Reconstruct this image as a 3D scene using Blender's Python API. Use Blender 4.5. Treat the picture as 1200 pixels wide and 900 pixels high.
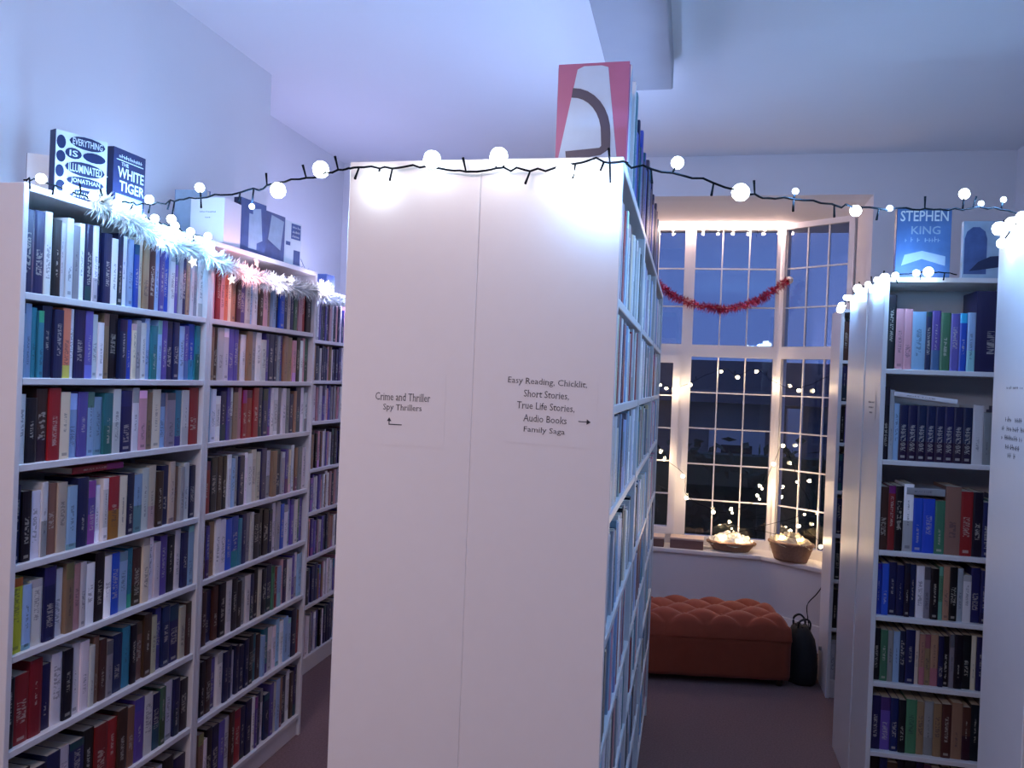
import bpy, math, random
from mathutils import Vector, Matrix
for o in list(bpy.data.objects): bpy.data.objects.remove(o)
S = bpy.context.scene; C = S.collection; PI = math.pi
rng = random.Random(7)

# ---------------------------------------------------------------- camera, sky, exposure, room lamp
cam = bpy.data.objects.new('camera', bpy.data.cameras.new('camera')); C.objects.link(cam)
YAW, PITCH, ROLL, FPX, CAMH = 0.21571, -0.00482, 0.03961, 948.98, 1.584
cam.data.sensor_width = 36; cam.data.lens = FPX/1200*36; cam.data.clip_start = .02
cam.matrix_world = (Matrix.Translation((0, 0, CAMH)) @ Matrix.Rotation(YAW, 4, 'Z')
                    @ Matrix.Rotation(PI/2+PITCH, 4, 'X') @ Matrix.Rotation(ROLL, 4, 'Z'))
S.camera = cam
S.view_settings.view_transform = 'Standard'; S.view_settings.look = 'None'
S.view_settings.gamma = 1; S.view_settings.use_curve_mapping = False
S.view_settings.exposure = 2.62
W = bpy.data.worlds.new('night_sky'); S.world = W; W.use_nodes = True
W.node_tree.nodes['Background'].inputs[0].default_value = (.08, .14, .42, 1)
W.node_tree.nodes['Background'].inputs[1].default_value = .19
try:
    S.cycles.use_denoising = True; S.cycles.sample_clamp_indirect = 4; S.cycles.max_bounces = 8
    S.cycles.transparent_max_bounces = 16; S.cycles.use_light_tree = True
    S.cycles.caustics_reflective = False; S.cycles.caustics_refractive = False
except Exception: pass
def area_lamp(name, loc, size, power, col, rot=(0, 0, 0)):
    l = bpy.data.lights.new(name, 'AREA'); l.shape = 'RECTANGLE'; l.size, l.size_y = size
    l.energy = power; l.color = col
    o = bpy.data.objects.new(name, l); C.objects.link(o); o.location = loc; o.rotation_euler = rot
    return o
area_lamp('room_lamp', (-.9, -.25, 2.55), (.7, .4), 4.3, (1, .76, .74), (.5, .15, 0))
area_lamp('ceiling_fill', (.75, .35, 2.15), (1.8, .8), 2.4, (.16, .48, 1), (PI, 0, 0))  # unseen upward fill, added to brighten the ceiling blue
LED = (.22, .52, 1.0); WARM = (1, .70, .42)
P_LED = 1.4

# ---------------------------------------------------------------- materials
def lin(c):
    return tuple(((x/255+.055)/1.055)**2.4 if x > 10 else x/255/12.92 for x in c)
class NT:
    def __init__(s, m): s.t = m.node_tree; s.n = s.t.nodes; s.l = s.t.links
    def add(s, ty, **k):
        n = s.n.new(ty)
        for a, b in k.items(): setattr(n, a, b)
        return n
    def link(s, a, b): s.l.new(a, b)
    def math(s, op, a, b=None, c=None):
        n = s.add('ShaderNodeMath', operation=op)
        for i, v in enumerate((a, b, c)):
            if v is None: continue
            if isinstance(v, (int, float)): n.inputs[i].default_value = v
            else: s.link(v, n.inputs[i])
        return n.outputs[0]
    def mix(s, f, a, b):
        n = s.add('ShaderNodeMix', data_type='RGBA')
        for sock, v in ((n.inputs[0], f), (n.inputs[6], a), (n.inputs[7], b)):
            if isinstance(v, (int, float)): sock.default_value = v
            elif isinstance(v, tuple): sock.default_value = (*v[:3], 1)
            else: s.link(v, sock)
        return n.outputs[2]
def mat(name, col, rough=.5, metal=0, noise=0, nscale=40, bump=0, bscale=200, emit=None, estr=0, sheen=0, coord='Object'):
    m = bpy.data.materials.new(name); m.use_nodes = True; t = NT(m); b = t.n['Principled BSDF']
    b.inputs['Base Color'].default_value = (*col, 1); b.inputs['Roughness'].default_value = rough
    b.inputs['Metallic'].default_value = metal
    if sheen: b.inputs['Sheen Weight'].default_value = sheen
    tc = t.add('ShaderNodeTexCoord')
    if noise:
        n = t.add('ShaderNodeTexNoise'); n.inputs['Scale'].default_value = nscale; n.inputs['Detail'].default_value = 4
        t.link(tc.outputs[coord], n.inputs['Vector'])
        f = t.math('SUBTRACT', n.outputs[0], .5); f = t.math('MULTIPLY_ADD', f, noise*2, 1.0)
        h = t.add('ShaderNodeHueSaturation'); h.inputs['Color'].default_value = (*col, 1)
        t.link(f, h.inputs['Value']); t.link(h.outputs[0], b.inputs['Base Color'])
    if bump:
        n = t.add('ShaderNodeTexNoise'); n.inputs['Scale'].default_value = bscale; n.inputs['Detail'].default_value = 3
        t.link(tc.outputs[coord], n.inputs['Vector'])
        bp = t.add('ShaderNodeBump'); bp.inputs['Strength'].default_value = bump; bp.inputs['Distance'].default_value = .004
        t.link(n.outputs[0], bp.inputs['Height']); t.link(bp.outputs[0], b.inputs['Normal'])
    if emit:
        b.inputs['Emission Color'].default_value = (*emit, 1); b.inputs['Emission Strength'].default_value = estr
    return m
M = {}
M['paint'] = mat('wall_paint', (.68, .66, .69), .8, noise=.03, nscale=3, bump=.08, bscale=90)
M['ceil'] = mat('ceiling_paint', (.72, .70, .73), .85, noise=.03, nscale=2, bump=.08, bscale=60)
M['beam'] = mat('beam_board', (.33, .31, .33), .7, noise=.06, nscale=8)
M['carpet'] = mat('carpet_pile', (.19, .11, .11), .95, noise=.45, nscale=120, bump=.6, bscale=300)
M['white'] = mat('white_laminate', (.70, .68, .70), .32, noise=.02, nscale=30)
M['backb'] = mat('white_backboard', (.58, .57, .60), .5, noise=.02)
M['upvc'] = mat('window_upvc', (.80, .77, .78), .35, noise=.02)
M['paper'] = mat('paper_sheet', (.71, .69, .71), .5, noise=.02, nscale=60)
M['pages'] = mat('page_edges', (.66, .60, .50), .85, noise=.12, nscale=400)
M['ink'] = mat('printed_ink', (.03, .03, .045), .6, noise=.1)
M['wire'] = mat('dark_green_flex', (.006, .008, .012), .9, noise=.1); M['wire'].node_tree.nodes['Principled BSDF'].inputs['Specular IOR Level'].default_value = .05
M['black'] = mat('black_fabric', (.008, .008, .011), .75, noise=.3, nscale=60, bump=.3)
M['metal'] = mat('grey_metal', (.5, .5, .52), .3, 1, noise=.05)
M['velvet'] = mat('rust_velvet', (.29, .048, .018), .85, noise=.14, nscale=18, bump=.2, bscale=400, sheen=.15)
M['wood'] = mat('dark_wood', (.05, .028, .02), .5, noise=.3, nscale=20)
M['wicker'] = mat('wicker', (.26, .15, .10), .7, noise=.35, nscale=70, bump=.5, bscale=120)
M['foil'] = mat('clear_cellophane', (.86, .84, .74), .2, .3, noise=.15, nscale=30, bump=.6, bscale=45)
M['card'] = mat('brown_card', (.20, .11, .10), .8, noise=.12, nscale=60)
M['cardtop'] = mat('pale_lid_card', (.60, .47, .42), .7, noise=.08, nscale=60)
M['redtinsel'] = mat('red_tinsel', (.52, .02, .07), .22, .55, noise=.25, nscale=90)
M['whitetinsel'] = mat('white_tinsel', (.80, .84, .82), .35, .1, noise=.2, nscale=90)
M['bulb'] = mat('cold_led', (.9, .95, 1), .3, emit=(.80, .92, 1), estr=3, noise=.01)
M['bulbdim'] = mat('cold_led_side', (.9, .95, 1), .3, emit=(.75, .9, 1), estr=1.2, noise=.01)
M['bulbwarm'] = mat('warm_led', (1, .9, .8), .3, emit=(1, .80, .50), estr=2, noise=.01)
M['star'] = mat('lit_star', (1, .95, .85), .4, emit=(1, .88, .70), estr=.3, noise=.02)
M['starpink'] = mat('lit_pink_star', (1, .7, .6), .4, emit=(1, .42, .30), estr=.35, noise=.02)
M['lawn'] = mat('lawn', (.02, .05, .018), .95, noise=.5, nscale=8)
M['leaf'] = mat('hedge_leaf', (.018, .04, .015), .8, noise=.5, nscale=10)
M['brickw'] = mat('far_house_wall', (.20, .20, .22), .9, noise=.15, nscale=6)
M['rooft'] = mat('far_house_roof', (.06, .05, .06), .9, noise=.3, nscale=4)
M['trimw'] = mat('far_house_trim', (.62, .62, .64), .6, noise=.05)
M['darkglass'] = mat('far_house_glass', (.02, .025, .03), .1, noise=.05)
def glass():
    m = bpy.data.materials.new('window_glass'); m.use_nodes = True; t = NT(m); t.n.clear()
    o = t.add('ShaderNodeOutputMaterial'); mx = t.add('ShaderNodeMixShader'); tr = t.add('ShaderNodeBsdfTransparent')
    tr.inputs[0].default_value = (.93, .95, .97, 1)
    g = t.add('ShaderNodeBsdfGlossy'); g.inputs['Roughness'].default_value = .02
    n = t.add('ShaderNodeTexNoise'); n.inputs['Scale'].default_value = 3
    bp = t.add('ShaderNodeBump'); bp.inputs['Strength'].default_value = .03; t.link(n.outputs[0], bp.inputs['Height']); t.link(bp.outputs[0], g.inputs['Normal'])
    f = t.add('ShaderNodeFresnel'); f.inputs[0].default_value = 1.5
    t.link(t.math('MULTIPLY', f.outputs[0], 1.4), mx.inputs[0]); t.link(tr.outputs[0], mx.inputs[1]); t.link(g.outputs[0], mx.inputs[2])
    t.link(mx.outputs[0], o.inputs[0]); return m
M['glass'] = glass()
def book_mat():
    m = bpy.data.materials.new('printed_cover'); m.use_nodes = True; t = NT(m); b = t.n['Principled BSDF']
    a = t.add('ShaderNodeAttribute', attribute_name='col'); r = t.add('ShaderNodeAttribute', attribute_name='rnd')
    uv = t.add('ShaderNodeUVMap', uv_map='uv'); sp = t.add('ShaderNodeSeparateXYZ'); t.link(uv.outputs[0], sp.inputs[0])
    u, v = sp.outputs[0], sp.outputs[1]; R = r.outputs['Fac']
    fr = lambda k: t.math('FRACT', t.math('MULTIPLY', R, k))
    col = a.outputs['Color']
    # second printed colour: a band at head or foot on some covers
    hs = t.add('ShaderNodeHueSaturation'); t.link(col, hs.inputs['Color'])
    t.link(t.math('ADD', .35, t.math('MULTIPLY', fr(11.3), .3)), hs.inputs['Hue'])
    t.link(t.math('ADD', .35, t.math('MULTIPLY', fr(17.7), 1.3)), hs.inputs['Value'])
    hi = t.math('GREATER_THAN', v, t.math('ADD', .72, t.math('MULTIPLY', fr(5.1), .2)))
    lo = t.math('MULTIPLY', t.math('LESS_THAN', v, t.math('ADD', .08, t.math('MULTIPLY', fr(3.3), .4))), t.math('GREATER_THAN', v, -.5))
    hi = t.math('MULTIPLY', hi, t.math('GREATER_THAN', fr(7.9), .72)); lo = t.math('MULTIPLY', lo, t.math('GREATER_THAN', fr(9.7), .70))
    c1 = t.mix(t.math('MINIMUM', t.math('ADD', hi, lo), 1.0), col, hs.outputs[0])
    # broken marks standing for the unreadable spine print
    cv = t.add('ShaderNodeCombineXYZ'); t.link(t.math('MULTIPLY', u, 3.2), cv.inputs[0])
    t.link(t.math('ADD', t.math('MULTIPLY', v, t.math('ADD', 26.0, t.math('MULTIPLY', fr(37.7), 44.0))), t.math('MULTIPLY', R, 173.0)), cv.inputs[1]); t.link(t.math('MULTIPLY', R, 31.0), cv.inputs[2])
    n = t.add('ShaderNodeTexNoise'); n.inputs['Scale'].default_value = 1.0; n.inputs['Detail'].default_value = 1.5; t.link(cv.outputs[0], n.inputs['Vector'])
    ink = t.math('GREATER_THAN', n.outputs[0], .5)
    w = t.math('LESS_THAN', t.math('ABSOLUTE', t.math('SUBTRACT', u, .5)), t.math('ADD', .08, t.math('MULTIPLY', fr(21.1), .24)))
    v0 = t.math('ADD', .16, t.math('MULTIPLY', fr(13.7), .25)); v1 = t.math('ADD', v0, t.math('ADD', .22, t.math('MULTIPLY', fr(19.3), .28)))
    w = t.math('MULTIPLY', w, t.math('MULTIPLY', t.math('GREATER_THAN', v, v0), t.math('LESS_THAN', v, v1)))
    # publisher dot near the foot
    dot = t.math('MULTIPLY', t.math('LESS_THAN', t.math('ABSOLUTE', t.math('SUBTRACT', v, .07)), .022), t.math('LESS_THAN', t.math('ABSOLUTE', t.math('SUBTRACT', u, .5)), .25))
    ink = t.math('MAXIMUM', t.math('MULTIPLY', ink, w), t.math('MULTIPLY', dot, t.math('GREATER_THAN', fr(27.1), .72)))
    lum = t.add('ShaderNodeRGBToBW'); t.link(c1, lum.inputs[0])
    inkc = t.mix(t.math('GREATER_THAN', lum.outputs[0], .16), (.62, .58, .50), (.03, .03, .06))
    c2 = t.mix(t.math('MULTIPLY', ink, .48), c1, inkc)
    t.link(c2, b.inputs['Base Color']); b.inputs['Roughness'].default_value = .36
    return m
M['book'] = book_mat()

# ---------------------------------------------------------------- mesh builder
class MB:
    def __init__(s): s.v = []; s.f = []; s.m = []; s.sm = []
    def face(s, idx, mi=0, sm=False): s.f.append(tuple(idx)); s.m.append(mi); s.sm.append(sm)
    def box(s, a, b, mi=0, T=None):
        i = len(s.v)
        for x, y, z in ((0,0,0),(1,0,0),(1,1,0),(0,1,0),(0,0,1),(1,0,1),(1,1,1),(0,1,1)):
            p = Vector((b[0] if x else a[0], b[1] if y else a[1], b[2] if z else a[2]))
            s.v.append(T @ p if T else p)
        for q in ((0,3,2,1),(4,5,6,7),(0,1,5,4),(1,2,6,5),(2,3,7,6),(3,0,4,7)): s.face([i+k for k in q], mi)
        return s
    def prism(s, pts, z0, z1, mi=0, T=None):
        i = len(s.v); n = len(pts)
        for z in (z0, z1):
            for x, y in pts:
                p = Vector((x, y, z)); s.v.append(T @ p if T else p)
        s.face([i+k for k in range(n)][::-1], mi); s.face([i+n+k for k in range(n)], mi)
        for k in range(n): s.face((i+k, i+(k+1) % n, i+n+(k+1) % n, i+n+k), mi)
        return s
    def tube(s, pts, r, seg=6, mi=0, caps=True):
        pts = [Vector(p) for p in pts]; n = len(pts); i = len(s.v); up = Vector((0, 0, 1))
        for k, p in enumerate(pts):
            d = (pts[min(k+1, n-1)]-pts[max(k-1, 0)]).normalized()
            a = d.cross(up if abs(d.z) < .95 else Vector((1, 0, 0))).normalized(); b = d.cross(a)
            rr = r[k] if isinstance(r, (list, tuple)) else r
            for q in range(seg):
                t = 2*PI*q/seg; s.v.append(p+a*math.cos(t)*rr+b*math.sin(t)*rr)
        for k in range(n-1):
            for q in range(seg):
                s.face((i+k*seg+q, i+k*seg+(q+1) % seg, i+(k+1)*seg+(q+1) % seg, i+(k+1)*seg+q), mi, True)
        if caps:
            s.face([i+q for q in range(seg)][::-1], mi); s.face([i+(n-1)*seg+q for q in range(seg)], mi)
        return s
    def rings(s, rings, mi=0, close=True, cap0=True, cap1=True):
        i = len(s.v); n = len(rings[0])
        for rg in rings: s.v.extend(Vector(p) for p in rg)
        for k in range(len(rings)-1):
            for q in range(n if close else n-1):
                s.face((i+k*n+q, i+k*n+(q+1) % n, i+(k+1)*n+(q+1) % n, i+(k+1)*n+q), mi, True)
        if cap0: s.face([i+q for q in range(n)][::-1], mi)
        if cap1: s.face([i+(len(rings)-1)*n+q for q in range(n)], mi)
        return s
    def mesh(s, name, mats):
        me = bpy.data.meshes.new(name); me.from_pydata([tuple(p) for p in s.v], [], s.f)
        for m in mats: me.materials.append(m)
        me.polygons.foreach_set('material_index', s.m); me.polygons.foreach_set('use_smooth', s.sm); me.update(); return me
    def build(s, name, mats, parent=None, loc=(0, 0, 0), rz=0):
        return place(name, s.mesh(name, mats if isinstance(mats, (list, tuple)) else [mats]), parent, loc, rz)
def place(name, me, parent=None, loc=(0, 0, 0), rz=0):
    o = bpy.data.objects.new(name, me); C.objects.link(o); o.location = loc; o.rotation_euler = (0, 0, rz)
    if parent: o.parent = parent
    return o
def tag(o, label, cat, group=None):
    o['label'] = label; o['category'] = cat
    if group: o['group'] = group
    return o
def empty(name, loc=(0, 0, 0), rz=0):
    o = bpy.data.objects.new(name, None); C.objects.link(o); o.location = loc; o.rotation_euler = (0, 0, rz); o.empty_display_size = .05
    return o
def struct(o): o['kind'] = 'structure'; return o
def bevel(o, w=.002, seg=2):
    b = o.modifiers.new('bevel', 'BEVEL'); b.width = w; b.segments = seg; b.limit_method = 'ANGLE'; return o
def text_mesh(txt, w=None, h=None, spacing=1.0, lean=0, thick=0.0, serif=False):
    cu = bpy.data.curves.new('lettering', 'FONT'); cu.body = txt; cu.align_x = 'CENTER'; cu.size = 1; cu.space_line = spacing
    cu.extrude = .012; cu.shear = lean; cu.offset = thick; cu.resolution_u = 2
    ob = bpy.data.objects.new('lettering', cu); C.objects.link(ob)
    dg = bpy.context.evaluated_depsgraph_get(); me = bpy.data.meshes.new_from_object(ob.evaluated_get(dg))
    bpy.data.objects.remove(ob); bpy.data.curves.remove(cu)
    if serif:   # little foot and head bars on every stem end
        b = MB(); zt = max(v.co.z for v in me.vertices); V = [tuple(v.co) for v in me.vertices]; F = [tuple(p.vertices) for p in me.polygons]; nf = {}
        for p in me.polygons:
            for e in p.edge_keys: nf[e] = nf.get(e, 0)+(abs(p.normal.z) > .9)
        for e in me.edges:
            a, c = me.vertices[e.vertices[0]].co, me.vertices[e.vertices[1]].co
            if a.z > zt-1e-4 and c.z > zt-1e-4 and abs(a.y-c.y) < .004 and .03 < abs(a.x-c.x) < .16 and nf.get(e.key, 0) == 1:
                l, r_ = min(a.x, c.x), max(a.x, c.x); k = (r_-l)*.55; i = len(V); yy = a.y
                V += [(l-k, yy-.014, zt), (r_+k, yy-.014, zt), (r_+k, yy+.014, zt), (l-k, yy+.014, zt)]; F.append((i, i+1, i+2, i+3))
        me = bpy.data.meshes.new('lettering'); me.from_pydata(V, [], F)
    xs = [v.co.x for v in me.vertices]; ys = [v.co.y for v in me.vertices]
    cx, cy = (min(xs)+max(xs))/2, (min(ys)+max(ys))/2
    sx = w/(max(xs)-min(xs)) if w else None; sy = h/(max(ys)-min(ys)) if h else None
    sx = sx or sy; sy = sy or sx
    for v in me.vertices: v.co = Vector(((v.co.x-cx)*sx, (v.co.z)*-.01, (v.co.y-cy)*sy))   # upright, facing -y
    return me
def lettering(txt, parent, m, loc, w=None, h=None, rz=0, name='lettering', **k):
    me = text_mesh(txt, w, h, **k); me.materials.clear(); me.materials.append(m); return place(name, me, parent, loc, rz)
def squiggles(parent, m, x0, x1, zs, h, y=-.0006, seed=1, widths=None):
    """lines too blurred to read: broken marks, no words"""
    r = random.Random(seed); b = MB()
    for k, z in enumerate(zs):
        f = widths[k] if widths else 1; cx = (x0+x1)/2; a = cx-(x1-x0)/2*f; e = cx+(x1-x0)/2*f; x = a
        while x < e:
            wd = h*r.uniform(.35, .75); hh = h*r.uniform(.55, 1)
            if r.random() > .14:
                b.box((x, y, z-h/2), (x+wd*.25, y+.0004, z-h/2+hh)); b.box((x, y, z-h/2+hh*.4), (x+wd*.8, y+.0004, z-h/2+hh*.55))
            x += wd
    return b.build('blurred_print', m, parent)

# ---------------------------------------------------------------- the room
XW, YB, YF, H = 1.66, -2.2, 4.80, 2.92
struct(MB().box((-2.5, YB-.1, -.06), (1.9, 5.9, 0)).build('floor', M['carpet']))
cb = MB().box((-2.5, YB-.1, H), (1.9, YF+.12, H+.1)).box((-1.25, YF+.12, 2.69), (1.2, 5.95, 2.8)); struct(cb.build('ceiling', M['ceil']))
struct(MB().box((-2.5, YB-.1, 0), (-1.9, 3.34, H)).box((-2.5, 3.34, 0), (-2.2, YF, H)).build('wall_left', M['paint']))
struct(MB().box((XW, YB-.1, 0), (XW+.15, YF, H)).build('wall_right', M['paint']))
struct(MB().box((-2.5, YB-.15, 0), (1.9, YB, H)).build('wall_back', M['paint']))
RX, LX, RJ, LJ = .954, -1.014, (.978, 5.37), (-1.038, 5.37)
CR, CL, WY = .575, -.635, 5.68
wf = MB().box((-2.5, YF, 0), (LX, YF+.12, H)).box((RX, YF, 0), (1.9, YF+.12, H)).box((LX, YF, 2.69), (RX, YF+.12, H))
struct(wf.build('wall_far', M['paint']))
wb = MB().prism([(RX, YF+.12), (1.2, YF+.12), (1.2, 5.45), RJ], 0, 2.69).prism([(LX, YF+.12), LJ, (-1.25, 5.45), (-1.25, YF+.12)], 0, 2.69)
struct(wb.build('wall_bay', M['paint']))
inner = [(.968, 5.11), (.50, 5.47), (-.56, 5.47), (-1.028, 5.11)]; outer = [LJ, (CL, WY), (CR, WY), RJ]
struct(MB().prism([(x, y) for x, y in inner]+[(x*1.0, y+.06) for x, y in outer], 0, .487).build('wall_under_window', M['paint']))
sill_in = [(.966, 5.085), (.49, 5.45), (-.55, 5.45), (-1.026, 5.085)]
bevel(struct(MB().prism(sill_in+outer, .487, .515).build('trim_2', M['upvc'])), .006)
bb = MB()
for a, b in zip(inner[:-1], inner[1:]):
    d = Vector((b[0]-a[0], b[1]-a[1], 0)).normalized(); n = Vector((d.y, -d.x, 0))
    if n.y > 0: n = -n
    p, q = Vector((*a, 0)), Vector((*b, 0)); p2, q2 = p+n*.016, q+n*.016
    bb.prism([(p.x, p.y), (p2.x, p2.y), (q2.x, q2.y), (q.x, q.y)], 0, .16)
struct(bb.build('baseboard_bay', M['upvc']))
struct(MB().box((-1.9, YB, 0), (-1.884, 1.66, .14)).box((-2.2, YF-.016, 0), (LX, YF, .14)).build('baseboard_left', M['upvc']))
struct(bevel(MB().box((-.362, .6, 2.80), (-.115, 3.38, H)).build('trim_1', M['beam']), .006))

# ---- bay windows
bar_cache = {}
def unit_box(m):
    if m.name not in bar_cache: bar_cache[m.name] = MB().box((0, 0, 0), (1, 1, 1)).mesh('bar', [m])
    return bar_cache[m.name]
def bar(name, a, b, parent, m):
    o = place(name, unit_box(m), parent, a); o.scale = [max(b[i]-a[i], 1e-4) for i in range(3)]; return o
def window(idx, A, B, casement=False):
    d = Vector((B[0]-A[0], B[1]-A[1])); Wd = d.length
    r = struct(empty('window_%d' % idx, (A[0], A[1], 0), math.atan2(d.y, d.x)))
    z0, z1, zt0, zt1, st = .515, 2.69, 1.795, 1.875, .036
    u = M['upvc']
    bar('frame_stile', (0, -.03, z0), (st, .04, z1), r, u); bar('frame_stile', (Wd-st, -.03, z0), (Wd, .04, z1), r, u)
    bar('frame_head', (st, -.03, z1-.035), (Wd-st, .04, z1), r, u); bar('frame_foot', (st, -.03, z0), (Wd-st, .04, z0+.06), r, u)
    bar('transom', (st, -.036, zt0), (Wd-st, .04, zt1), r, u)
    for za, zb, nr in ((z0+.06, zt0, 5), (zt1, z1-.035, 3)):
        xa, xb = st, Wd-st
        if casement and nr == 5:
            g = .048
            for a, b in (((xa, -.045, za), (xa+g, .03, zb)), ((xb-g, -.045, za), (xb, .03, zb))): bar('sash_stile', a, b, r, u)
            for a, b in (((xa+g, -.045, za), (xb-g, .03, za+g)), ((xa+g, -.045, zb-g), (xb-g, .03, zb))): bar('sash_rail', a, b, r, u)
            xa += g; xb -= g; za += g; zb -= g
        cw, ch, t = (xb-xa)/3, (zb-za)/nr, .0045
        for i in range(3):
            for j in range(nr):
                bar('pane', (xa+i*cw+(t if i else 0), .004, za+j*ch+(t if j else 0)), (xa+(i+1)*cw-(t if i < 2 else 0), .008, za+(j+1)*ch-(t if j < nr-1 else 0)), r, M['glass'])
        for i in (1, 2): bar('glazing_bar', (xa+i*cw-t, -.002, za), (xa+i*cw+t, .014, zb), r, u)
        for j in range(1, nr):
            for i in range(3): bar('glazing_bar', (xa+i*cw+(t if i else 0), -.002, za+j*ch-t), (xa+(i+1)*cw-(t if i < 2 else 0), .014, za+j*ch+t), r, u)
    return r
MX = -.03
window(1, (CL, WY), (MX, WY), True); window(2, (MX, WY), (CR, WY)); window(3, (CR, WY), RJ); window(4, LJ, (CL, WY))
for x, y in ((CR+.004, WY-.004), (CL-.004, WY-.004)):
    o = struct(MB().tube([(x, y, .515), (x, y, 2.69)], .034, 8).build('trim_3', M['upvc']))

# ---- outdoors at night
struct(MB().box((-14, 6.0, -.35), (14, 30, -.25)).build('floor_garden', M['lawn']))
hb = MB()
for k in range(2600):
    x, z = rng.uniform(-7, 7), rng.uniform(-.25, .95)+rng.gauss(0, .06); y = 9.4+rng.uniform(-.3, .3)
    a = Vector((rng.gauss(0, 1), rng.gauss(0, 1), rng.gauss(0, 1))).normalized()*.09; b = a.cross(Vector((rng.gauss(0, 1), rng.gauss(0, 1), rng.gauss(0, 1)))).normalized()*.05
    i = len(hb.v); p = Vector((x, y, z)); hb.v += [p-a, p+b, p+a, p-b]; hb.face((i, i+1, i+2, i+3))
hb.box((-7, 9.25, -.25), (7, 9.55, .85))
tag(hb.build('hedge', M['leaf']), 'dark clipped garden hedge outside the bay window', 'hedge')
hs = tag(empty('house', (0, 14, -1.2)), 'grey neighbouring house across the garden seen through the bay window', 'house')
MB().box((-6, 0, 0), (7, .4, 2.75)).build('wall', M['brickw'], hs)
rfb = MB().prism([(-.35, 2.55), (.35, 2.55), (1.6, 3.15), (1.5, 3.3)], -6.3, 7.3, T=Matrix(((0, 0, 1, 0), (1, 0, 0, 0), (0, 1, 0, 0), (0, 0, 0, 1)))); rfb.build('roof', M['rooft'], hs)
for x in (-.25, 1.55): MB().box((x, -.5, 0), (x+.22, -.25, 2.5)).build('porch_post', M['trimw'], hs)
dr = MB().box((.35, -.06, 0), (1.25, 0, 2.1)).build('door', M['trimw'], hs); MB().box((.55, -.07, 1.25), (1.05, -.06, 1.85)).build('door_pane', M['darkglass'], dr)
for x in (-3.4, 2.7):
    w_ = MB().box((x, -.05, .9), (x+1.4, 0, 2.1)).build('window', M['trimw'], hs)
    for k in range(2): MB().box((x+.08+k*.65, -.06, .98), (x+.67+k*.65, -.05, 2.02)).build('pane', M['darkglass'], w_)

# ---------------------------------------------------------------- bookcases
SH = [1.745, 1.533, 1.318, 1.069, .843, .606, .3545]              # shelf heights shared by the tall units
bc_cache = {}
def bookcase(label, loc, rz, shelves, w=.8, d=.28, h=2.02, t=.018):
    r = tag(empty('bookcase', (*loc, 0), rz), label, 'bookcase', 'white bookcases')
    def part(name, a, b, m='white'):
        k = (name, tuple(round(b[i]-a[i], 4) for i in range(3)))
        if k not in bc_cache:
            bc_cache[k] = MB().box((0, 0, 0), tuple(b[i]-a[i] for i in range(3))).mesh(name, [M[m]])
        o = place(name, bc_cache[k], r, a); return bevel(o, .0015, 1)
    part('side_panel', (.0006, 0, 0), (t, d, h)); part('side_panel', (w-t, 0, 0), (w-.0006, d, h))
    part('top_panel', (t, 0, h-t), (w-t, d, h)); part('plinth', (t, .012, 0), (w-t, .03, .075))
    part('back_panel', (t, d-.006, .075), (w-t, d, h-t), 'backb')
    for z in list(shelves)+[.084]: part('shelf', (t, .002, z-t/2), (w-t, d-.006, z+t/2))
    return r
R90 = PI/2
LXF, LY0 = -1.603, 1.672
bookcase('tall white bookcase nearest on the left, its pale side edge at the photo edge', (LXF, LY0), R90, SH)
bookcase('second tall white bookcase on the left, under the white tinsel stars', (LXF, LY0+.8), R90, SH)
bookcase('farthest left bookcase, set back in the alcove behind the central bookcase', (-1.90, 3.60), R90, SH)
CX, CY = -.70, 1.555
for k, n in enumerate(('nearest', 'middle', 'farthest')):
    bookcase('%s unit of the central bookcase row facing the window aisle on the right' % n, (CX+.56, CY+.8*k), R90, SH)
    bookcase('%s unit of the central bookcase row facing the left-hand aisle' % n, (CX, CY+.8*(k+1)), -R90, SH)
R1S = [1.672, 1.335, .999, .757, .512, .254]
bookcase('white bookcase facing the camera on the right under the face-out hardbacks', (.69, 3.22), 0, R1S)
bookcase('white bookcase backing onto the right-hand one, only its side panel seen', (1.487, 3.86), PI, R1S, d=.355)
bookcase('narrow glimpse of white bookcase beside the bay window, right of the ottoman', (.752, 4.46), 0, SH)
bookcase('white bookcase with a blurred paper notice at the right edge of the photo', (1.59, 2.385), PI, SH)
bookcase('white bookcase at the right edge turned away from the window', (.792, 1.82), 0, SH)

# ---------------------------------------------------------------- books
PAL = {'W': ((226, 222, 226), 'white'), 'C': ((214, 202, 178), 'cream'), 'G': ((150, 150, 158), 'grey'), 'L': ((150, 180, 214), 'pale blue'),
       'B': ((40, 78, 190), 'bright blue'), 'N': ((30, 34, 78), 'navy'), 'K': ((22, 20, 28), 'black'), 'T': ((52, 120, 140), 'teal'),
       'R': ((150, 38, 44), 'red'), 'P': ((206, 150, 160), 'pink'), 'O': ((206, 120, 92), 'orange'), 'Y': ((206, 204, 60), 'yellow'),
       'M': ((150, 116, 92), 'tan'), 'D': ((70, 44, 36), 'dark brown'), 'V': ((96, 82, 160), 'violet'), 'E': ((74, 120, 92), 'green')}
ORD = ['first', 'second', 'third', 'fourth', 'fifth', 'sixth', 'seventh', 'eighth', 'ninth', 'tenth', 'eleventh', 'twelfth', 'thirteenth',
       'fourteenth', 'fifteenth', 'sixteenth', 'seventeenth', 'eighteenth', 'nineteenth', 'twentieth'] + \
      ['twenty-'+x for x in ('first', 'second', 'third', 'fourth', 'fifth', 'sixth', 'seventh', 'eighth', 'ninth')] + ['thirtieth'] + \
      ['thirty-'+x for x in ('first', 'second', 'third', 'fourth', 'fifth', 'sixth', 'seventh', 'eighth', 'ninth')]
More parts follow.
